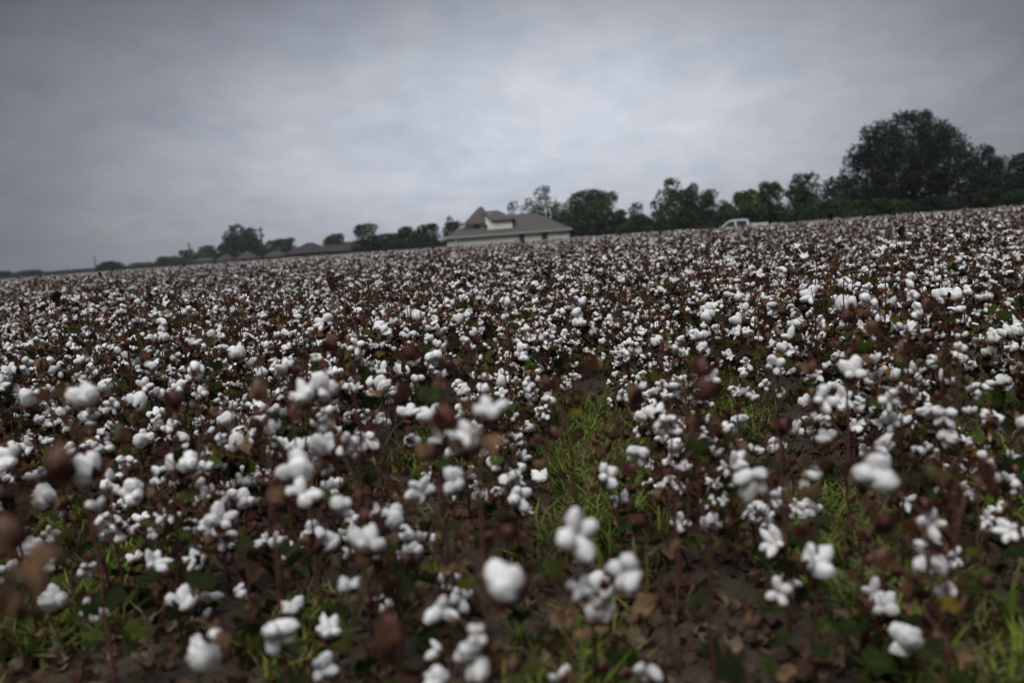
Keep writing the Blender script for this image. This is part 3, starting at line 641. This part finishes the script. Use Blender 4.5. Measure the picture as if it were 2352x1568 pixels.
big = [(-.10, 0, .84, .28), (-.40, .1, .80, .22), (.34, -.1, .80, .22), (.02, .2, .97, .09), (.24, .0, .96, .07), (-.16, .0, .93, .09), (-.62, 0, .74, .13), (.60, 0, .78, .10), (-.5, 0, .72, .28), (.52, 0, .68, .26), (.0, -.2, .66, .42), (-.62, .1, .52, .30), (.66, .1, .50, .30),
       (-.25, -.3, .5, .40), (.3, -.3, .5, .42), (.86, 0, .52, .17), (-.80, 0, .58, .18), (-.75, 0, .30, .32), (.74, 0, .28, .34), (-.3, .1, .24, .42), (.25, .1, .22, .42), (0, .35, .4, .5), (.4, .3, .75, .25), (-.4, .3, .62, .3), (-.88, 0, .12, .22), (.9, 0, .14, .24)]
T = [
 (1960, 2232, 262, 108, G5, 'huge dark broad oak rising highest over the right end of the field', dict(lobes=big, dens=.8)),
 (2222, 2312, 336, 118, G5, 'dark tree just right of the huge oak with bushy top', {}),
 (2296, 2420, 356, 112, G5, 'dark tree cut off by the right edge of the picture', {}),
 (2200, 2290, 388, 104, G5, 'low dark tree filling the space right under the huge oak', dict(low=.05)),
 (1918, 1975, 361, 122, (.07, .08, .045), 'slender pale grey-green tree leaning on the left side of the huge oak', dict(dens=.45)),
 (1886, 1962, 408, 116, G1, 'low dark green tree left of the pale slender tree', dict(low=.05)),
 (1940, 2060, 428, 106, G5, 'low dark bushy tree at the left foot of the huge oak', dict(low=.03)),
 (1802, 1892, 401, 125, G2, 'rounded green tree third to the left of the huge oak', {}),
 (1728, 1806, 419, 130, G2, 'green tree directly behind the bed of the white pickup', {}),
 (1682, 1752, 438, 126, G3, 'yellowish green tree directly above the cab of the white pickup', {}),
 (1640, 1700, 470, 240, G4, 'hazy low tree in the dip left of the white pickup', dict(low=.02)),
 (1500, 1614, 412, 150, G2, 'large rounded dark green tree between the white pickup and the pale house', dict(dens=.85)),
 (1598, 1672, 436, 152, G1, 'smaller tree touching the right side of the large rounded tree', dict(dens=.8)),
 (1482, 1532, 462, 158, G4, 'sparse brownish tree touching the left side of the large rounded tree', dict(dens=.5)),
 (1440, 1486, 467, 175, G4, 'small brownish round tree alone in the gap between two tall groups', dict(dens=.8)),
 (1392, 1450, 484, 200, G1, 'low green tree right of the tall pair behind the pale house', dict(low=.02)),
 (1290, 1420, 439, 205, G2, 'broad dark tree, right one of the tall pair behind the pale house', {}),
 (1198, 1306, 431, 212, G2, 'loose-topped tree, left one of the tall pair behind the pale house', dict(dens=.7)),
 (1136, 1200, 466, 220, G2, 'sparse tree top showing over the roof ridge of the pale house', dict(dens=.5)),
 (1010, 1062, 501, 215, G1, 'narrow green tree at the left wall of the pale house', dict(dens=.8)),
 (958, 1008, 515, 240, G1, 'taller of two round trees left of the pale house', {}),
 (908, 966, 522, 245, G2, 'shorter of two round trees left of the pale house', {}),
 (866, 926, 537, 250, G4, 'low grey-green tree right of the fan-shaped tree', dict(low=.02)),
 (808, 878, 515, 235, G1, 'fan-shaped dark tree behind the right end of the long brown roof', dict(dens=.8)),
 (736, 800, 539, 330, G2, 'low wide green tree behind the middle of the long brown roof', {}),
 (608, 680, 549, 420, G2, 'round green tree just right of the tall utility pole', {}),
 (560, 612, 551, 430, G4, 'green tree just left of the tall utility pole', {}),
 (510, 585, 518, 400, G1, 'tall dark tree with flat rounded top left of the tall utility pole', {}),
 (490, 545, 558, 405, G5, 'lower dark tree at the left foot of the flat-topped tall tree', dict(low=.02)),
 (440, 502, 566, 440, G3, 'pale olive tree between the second utility pole and the flat-topped tall tree', {}),
 (408, 450, 575, 450, G4, 'grey-green tree directly behind the second utility pole', {}),
 (350, 412, 590, 480, G4, 'low grey-green tree left of the second utility pole', dict(low=.02)),
 (300, 354, 604, 500, G4, 'low pale tree midway between second and third utility poles', dict(low=.02)),
 (226, 282, 601, 460, G5, 'dark dome-shaped tree just right of the third utility pole', dict(low=.02)),
 (268, 312, 612, 520, G4, 'tiny low tree right beside the dark dome-shaped tree', dict(low=.02)),
 (126, 232, 620, 640, G5, 'long low bluish tree behind the third and fourth utility poles', dict(low=.02)),
 (34, 98, 622, 620, G5, 'low bluish tree second from the left edge of the picture', dict(low=.02)),
 (84, 140, 625, 650, G5, 'low bluish tree third from the left edge of the picture', dict(low=.02)),
 (-26, 28, 624, 560, G5, 'low bluish tree at the very left edge of the picture', dict(low=.02)),
]
HB = [                                        # dense undergrowth: stretch, number of bushes, top left, top right, distance, where
 (1880, 2420, 9, 468, 430, 101.5, 'beneath the huge oak and its dark neighbours'),
 (1640, 1900, 5, 490, 470, 116, 'behind the white pickup'),
 (1380, 1660, 5, 508, 492, 150, 'between the pale house and the white pickup'),
 (1290, 1400, 2, 512, 506, 178, 'at the right wall of the pale house'),
 (850, 1030, 4, 562, 546, 224, 'between the long brown roof and the pale house'),
 (736, 870, 2, 562, 558, 325, 'behind the long brown roof'),
 (440, 640, 3, 592, 580, 440, 'behind the small grey pointed roofs'),
]
hr = random.Random(77)
for x0, x1, n, ta, tb, d, where in HB:
    for k in range(n):
        f = (k + .5) / n; xc = x0 + (x1 - x0) * f; wd = (x1 - x0) / n * hr.uniform(.62, .95); top = ta + (tb - ta) * f + hr.uniform(-9, 7)
        tree(xc - wd, xc + wd, top, d * hr.uniform(1.0, 1.05), G5 if hr.random() < .6 else G1, f'dark undergrowth bush {where}, {ORD[k]} from the left', name='bush', group='undergrowth bushes ' + where)
for x0, x1, top, d, col, lab, kw in T: tree(x0, x1, top, d, col, lab, **kw)

# ------------------------------------------------------------------ the houses
SHING = mat('roof_shingles', (0.085, 0.075, 0.068), 0.9, var=0.18, nscale=3, bump=0.3, bscale=8)
SHINGD = mat('roof_shingles_dark', (0.048, 0.044, 0.042), 0.9, var=0.15, nscale=2, bump=0.3, bscale=8)
SHINGB = mat('roof_shingles_brown', (0.038, 0.031, 0.028), 0.9, var=0.15, nscale=2, bump=0.3, bscale=8)
PAINT = mat('white_wall_paint', (0.82, 0.85, 0.77), 0.7, var=0.06, nscale=1.5)
TRIM = mat('eave_trim', (0.50, 0.50, 0.43), 0.6, var=0.05)
GLASS = mat('dark_window_glass', (0.035, 0.05, 0.06), 0.15, var=0.1, spec=0.6)
BRICK = mat('brick_wall', (0.10, 0.08, 0.07), 0.9, var=0.2, nscale=5)
def hip(g, x0, x1, y0, y1, z0, z1, rx0, rx1, ry=None, th=.12):
    """hip roof: eave rectangle at z0, ridge from rx0 to rx1 at z1, with a closed soffit underneath"""
    ry = (y0 + y1) / 2 if ry is None else ry
    V = [(x0, y0, z0), (x1, y0, z0), (x1, y1, z0), (x0, y1, z0), (rx0, ry, z1), (rx1, ry, z1), (x0, y0, z0 - th), (x1, y0, z0 - th), (x1, y1, z0 - th), (x0, y1, z0 - th)]
    g.add(V, [(0, 1, 5), (0, 5, 4), (1, 2, 5), (2, 3, 4), (2, 4, 5), (3, 0, 4), (6, 8, 7), (6, 9, 8), (0, 6, 7), (0, 7, 1), (1, 7, 8), (1, 8, 2), (2, 8, 9), (2, 9, 3), (3, 9, 6), (3, 6, 0)], 0)
def house():
    D = 180.0; o = new_obj('white_house', None, loc=(P(1170, 560, D).x, D, 0)); ox = o.location.x
    tag(o, 'pale house with grey hipped roofs and steep tower roof standing beyond the field', 'house')
    X = lambda px, py: P(px, py, D).x - ox
    Z = lambda px, py: P(px, py, D).z
    xl, xr = X(1024, 560), X(1311, 540); ez = (Z(1022, 547.4) + Z(1313.4, 526.2)) / 2 + .05; rzt = Z(1210, 490.2) + .15
    w_ = Geo(); box(w_, xl + .25, xr - .25, 0, 13, -.2, ez - .10, 0)
    # dormer wall with raked end, and the tower's upper wall
    dz0, dz1 = Z(1130, 512.5), Z(1150, 505.2)
    dw = new_obj('wall', w_.mesh('wall', [PAINT]), o)
    rf = Geo(); hip(rf, xl - .25, xr + .25, -.6, 13.6, ez + .1, rzt, X(1110, 495), X(1234, 489.5)); new_obj('roof', rf.mesh('roof', [SHING]), o)
    fs = Geo(); box(fs, xl - .3, xr + .3, -.72, -.60, ez - .14, ez + .06, 0); new_obj('fascia', fs.mesh('fascia', [TRIM]), o)
    # second storey block set back in the roof
    dx0, dx1 = X(1119, 512), X(1176, 506); fy = 1.2
    dm = Geo(); box(dm, dx0, dx1, fy, 8, ez, dz1 + .1, 0); d_ = new_obj('dormer', dm.mesh('dormer', [PAINT]), o)
    rake = Geo(); xa, za = X(1112, 493.5), Z(1112, 493.5)
    rake.add([(xa, fy + .1, za), (dx0 + .9, fy + .1, dz1 - .05), (dx0 + .9, fy + .1, dz0 - .1), (dx0 - .2, fy + .1, dz0 - .3), (xa, fy + 2, za), (dx0 + .9, fy + 2, dz1 - .05), (dx0 + .9, fy + 2, dz0 - .1), (dx0 - .2, fy + 2, dz0 - .3)],
             [(0, 1, 2), (0, 2, 3), (4, 6, 5), (4, 7, 6), (0, 4, 5), (0, 5, 1), (3, 2, 6), (3, 6, 7), (0, 3, 7), (0, 7, 4), (1, 5, 6), (1, 6, 2)], 0)
    new_obj('gable_end', rake.mesh('gable_end', [PAINT]), d_)
    dr = Geo(); zt = Z(1130, 481.8); e0, e1 = Z(1132, 506), Z(1177, 503)
    xr0, xr1 = X(1108, 482), X(1143, 481.5)
    dr.add([(dx0 + .75, .7, dz1 + .12), (dx1 + .4, .7, dz1 + .12), (xr1, 5, zt), (xr0, 5, zt), (X(1112, 493.5), 1.0, za + .12), (dx1 + .9, 9, dz1 + .12), (xr0 - 1, 9, dz1 + .12),
            (dx0 + .75, .7, dz1 - .02), (dx1 + .4, .7, dz1 - .02)], [(0, 1, 2), (0, 2, 3), (0, 3, 4), (1, 5, 2), (2, 5, 6), (2, 6, 3), (4, 3, 6), (0, 7, 8), (0, 8, 1)], 0)
    new_obj('dormer_roof', dr.mesh('dormer_roof', [SHING]), d_)
    # tower with steep hipped roof
    tx0, tx1 = X(1064, 516), X(1116, 512); tz = Z(1075, 514.5)
    tw = Geo(); box(tw, tx0 + .3, tx1 - .2, 2.2, 7.5, ez, tz, 0); t_ = new_obj('tower', tw.mesh('tower', [PAINT]), o)
    tf = Geo(); hip(tf, tx0 - .15, tx1 + 1.2, 1.8, 8, tz, Z(1103, 472.9), X(1098.5, 473), X(1107, 472.7)); new_obj('tower_roof', tf.mesh('tower_roof', [SHING]), t_)
    tb = Geo(); box(tb, tx0 - .2, tx1 - .1, 1.6, 1.78, tz - .16, tz + .04, 0); new_obj('fascia', tb.mesh('fascia', [SHING]), t_)
    win = Geo(); xw = X(1093, 515); box(win, xw - .6, xw + .6, 2.14, 2.19, tz - .75, tz - .16, 0); new_obj('window', win.mesh('window', [GLASS]), t_)
    for px, ww in ((1198, .55), (1250.6, .62)):
        f = Geo(); xx = X(px, 540); zb = .9; box(f, xx - ww, xx + ww, -.06, -.004, zb, ez - .25, 0); wn = new_obj('window', f.mesh('window', [TRIM]), o)
        p_ = Geo(); box(p_, xx - ww + .1, xx + ww - .1, -.08, -.062, zb + .1, ez - .33, 0); new_obj('pane', p_.mesh('pane', [GLASS]), wn)
    f = Geo(); xx = X(1048, 556); box(f, xx - .12, xx + .12, -.5, -.26, -.1, ez - .16, 0); new_obj('porch_post', f.mesh('porch_post', [TRIM]), o)
    for px, py in ((1162, 532), (1125, 490)):
        f = Geo(); pp = (X(px, py), Z(px, py)); yy = 1.6 if py > 500 else 3.2; tube(f, [(pp[0], yy, pp[1] - .9), (pp[0], yy, pp[1] + .2)], .16, 8, 0, cap=True); new_obj('roof_vent', f.mesh('roof_vent', [TRIM]), o)
house()
def small_house(x0, x1, peak, px0, px1, eave, d, lab, wallm, depth=9, roofm=None, name='brick_house'):
    c = P((x0 + x1) / 2, peak, d); o = new_obj(name, None, loc=(c.x, d, 0)); tag(o, lab, 'house', 'low brown-roofed houses on the horizon')
    X = lambda px: P(px, peak + 20, d).x - c.x
    ez = max(1.9, P((x0 + x1) / 2, eave, d).z); zt = max(P((px0 + px1) / 2, peak, d).z, ez + 1)
    g = Geo(); box(g, X(x0) + .4, X(x1) - .4, 0, depth, -.2, ez - .125, 0); new_obj('wall', g.mesh('wall', [wallm]), o)
    g = Geo(); hip(g, X(x0), X(x1), -.5, depth + .5, ez, zt, X(px0), X(px1)); new_obj('roof', g.mesh('roof', [roofm or SHINGB]), o)
    g = Geo(); xm = (X(x0) * .6 + X(x1) * .4); box(g, xm - .5, xm + .5, -.05, -.004, .8, ez - .35, 0); new_obj('window', g.mesh('window', [GLASS]), o)
    return o
h = small_house(650, 756, 557, 698, 712, 581, 300, 'brown house whose peaked roof stands highest left of the long low roof', BRICK, 11)
small_house(724, 850, 561, 742, 812, 576, 304, 'long low brown-roofed house at the right end of the brown roofs', BRICK, 10)
small_house(600, 660, 575, 626, 630, 592, 345, 'small grey-roofed house just right of the tall utility pole', BRICK, 8, SHINGD)
small_house(538, 588, 577, 561, 565, 594, 380, 'small grey house with pointed roof just left of the tall utility pole', BRICK, 8, SHINGD)
small_house(494, 536, 583, 513, 517, 598, 392, 'smallest grey house with pointed roof, second left of the tall pole', BRICK, 8, SHINGD)
small_house(440, 500, 592, 452, 490, 600, 420, 'flat-looking dark grey roofed house beside the second utility pole', BRICK, 9, SHINGD)

# ------------------------------------------------------------------ utility poles
WOOD = mat('weathered_pole_wood', (0.07, 0.065, 0.06), 0.9, var=0.2, nscale=4)
STEEL = mat('galvanised_grey', (0.25, 0.26, 0.27), 0.5, var=0.1)
def pole(px, top, d, lab, trans=True, rad=.28):
    p = P(px, top, d); o = new_obj('utility_pole', None, loc=(p.x, d, 0)); tag(o, lab, 'utility pole', 'utility poles receding to the left')
    g = Geo(); tube(g, [(0, 0, -.3), (0, 0, p.z)], [rad * 1.15, rad * .8], 8, 0, cap=True); new_obj('pole', g.mesh('pole', [WOOD], (0,)), o)
    g = Geo(); box(g, -.95, .95, -.2, -.08, p.z - .75, p.z - .6, 0)
    ar = new_obj('crossarm', g.mesh('crossarm', [WOOD]), o)
    for s in (-.8, -.3, .3, .8):
        g = Geo(); tube(g, [(s, -.14, p.z - .6), (s, -.14, p.z - .38)], .06, 6, 0, cap=True); new_obj('insulator', g.mesh('insulator', [STEEL]), ar)
    if trans:
        g = Geo(); tube(g, [(.42, -.05, p.z - 2.6), (.42, -.05, p.z - 1.5)], .3, 10, 0, cap=True); new_obj('transformer', g.mesh('transformer', [STEEL], (0,)), o)
pole(597.5, 521, 248, 'tallest and nearest utility pole carrying a grey transformer')
pole(433, 558, 383, 'second utility pole, beside the dark grey low roof')
pole(217, 589, 560, 'third utility pole, left of the dark dome-shaped tree', rad=.34)
pole(153, 612, 800, 'tiny farthest utility pole near the left edge of the horizon', trans=False, rad=.36)

# ------------------------------------------------------------------ the pickup truck
CARP = mat('white_car_paint', (0.72, 0.74, 0.78), 0.3, var=0.03, spec=0.5)
RUB = mat('tyre_rubber', (0.02, 0.02, 0.02), 0.8); CHR = mat('wheel_rim_metal', (0.4, 0.4, 0.42), 0.3, metallic=.8)
LAMPM = mat('red_lamp_plastic', (0.3, 0.02, 0.02), 0.3); HEADM = mat('headlamp_plastic', (0.6, 0.6, 0.6), 0.2)
def prism(g, prof, y0, y1, mt=0):
    """side profile (x, z) going round, extruded across the car from y0 to y1"""
    n = len(prof); V = [(x, y0, z) for x, z in prof] + [(x, y1, z) for x, z in prof]; F = []
    bm = bmesh.new(); vs = [bm.verts.new(v) for v in V]
    bm.faces.new(vs[:n]); bm.faces.new(vs[n:][::-1])
    for i in range(n): j = (i + 1) % n; bm.faces.new((vs[j], vs[i], vs[n + i], vs[n + j]))
    bmesh.ops.recalc_face_normals(bm, faces=bm.faces)
    bmesh.ops.bevel(bm, geom=[e for e in bm.edges], offset=.035, segments=2, affect='EDGES', profile=.6)
    bmesh.ops.triangulate(bm, faces=bm.faces); bm.verts.index_update()
    g.add([v.co[:] for v in bm.verts], [[v.index for v in f.verts] for f in bm.faces], mt); bm.free()
def pickup():
    d = 98.0; p = P(1700, 505, d); o = new_obj('pickup_truck', None, loc=(p.x - .25, d, -.12)); o.rotation_euler = (0, 0, R(-14))
    tag(o, 'white crew cab pickup truck parked behind the cotton field facing left', 'pickup truck')
    g = Geo(); prism(g, [(-2.9, .45), (-2.85, .95), (-1.45, 1.12), (2.9, 1.12), (2.92, .5), (2.3, .42), (-2.4, .42)], -.98, .98); new_obj('body', g.mesh('body', [CARP]), o)
    g = Geo(); prism(g, [(-1.75, 1.10), (-1.0, 1.72), (-.55, 1.88), (.75, 1.90), (1.0, 1.80), (1.2, 1.10)], -.84, .84); cb = new_obj('cab', g.mesh('cab', [CARP]), o)
    g = Geo(); box(g, 1.3, 2.85, -.97, -.88, 1.10, 1.42); box(g, 1.3, 2.85, .88, .97, 1.10, 1.42); box(g, 2.76, 2.86, -.88, .88, 1.10, 1.42); box(g, 1.25, 1.33, -.88, .88, 1.10, 1.46); new_obj('cargo_bed', g.mesh('cargo_bed', [CARP]), o)
    def pane(quad, nm):
        g = Geo(); V = [Vector(v) for v in quad]; n = (V[1] - V[0]).cross(V[2] - V[0]).normalized() * .008; V2 = [v + n for v in V] + [v - n for v in V]
        g.add(V2, [(0, 1, 2), (0, 2, 3), (4, 6, 5), (4, 7, 6)] + [t for i in range(4) for t in ((i, i + 4, (i + 1) % 4), ((i + 1) % 4, i + 4, (i + 1) % 4 + 4))], 0); new_obj(nm, g.mesh(nm, [GLASS]), cb)
    for y in (-.855, .855):
        pane([(-1.45, y, 1.18), (-.28, y, 1.18), (-.28, y, 1.76), (-.86, y, 1.68)], 'side_window'); pane([(-.10, y, 1.18), (.88, y, 1.18), (.80, y, 1.74), (-.10, y, 1.77)], 'side_window')
    pane([(-1.71, -.72, 1.16), (-1.71, .72, 1.16), (-1.06, .70, 1.70), (-1.06, -.70, 1.70)], 'windshield'); pane([(1.16, -.7, 1.25), (1.16, .7, 1.25), (1.03, .68, 1.72), (1.03, -.68, 1.72)], 'rear_window')
    for x in (-1.85, 1.8):
        for y in (-.9, .9):
            g = Geo(); tube(g, [(x, y - .13, .38), (x, y + .13, .38)], .39, 18, 0, cap=True); wh = new_obj('wheel', g.mesh('wheel', [RUB]), o)
            g = Geo(); tube(g, [(x, y - .145, .38), (x, y + .145, .38)], .22, 14, 0, cap=True); new_obj('rim', g.mesh('rim', [CHR]), wh)
    for y in (-.75, .75):
        g = Geo(); box(g, -2.93, -2.86, y - .18, y + .18, .68, .88); new_obj('headlight', g.mesh('headlight', [HEADM]), o)
        g = Geo(); box(g, 2.87, 2.95, y - .1 + (.12 if y > 0 else -.12), y + .1 + (.12 if y > 0 else -.12), .75, 1.08); new_obj('tail_light', g.mesh('tail_light', [LAMPM]), o)
    g = Geo(); box(g, -1.25, -1.1, -1.16, -.9, 1.16, 1.36); box(g, -1.25, -1.1, .9, 1.16, 1.16, 1.36); new_obj('side_mirrors', g.mesh('side_mirrors', [RUB]), o)
pickup()

# ------------------------------------------------------------------ the damp air over the field
def haze():
    g = Geo(); box(g, -900, 900, -30, 1100, -1.2, 24)
    m = bpy.data.materials.new('damp_air'); m.use_nodes = True; t = m.node_tree; t.nodes.clear()
    v = t.nodes.new('ShaderNodeVolumePrincipled'); v.inputs['Density'].default_value = 0.00016; v.inputs['Color'].default_value = (.86, .91, 1, 1); v.inputs['Anisotropy'].default_value = 0.2
    o_ = t.nodes.new('ShaderNodeOutputMaterial'); t.links.new(v.outputs[0], o_.inputs['Volume'])
    o = new_obj('haze', g.mesh('haze', [m])); tag(o, 'thin grey damp air softening the far trees and roofs', 'haze', kind='stuff')
haze()
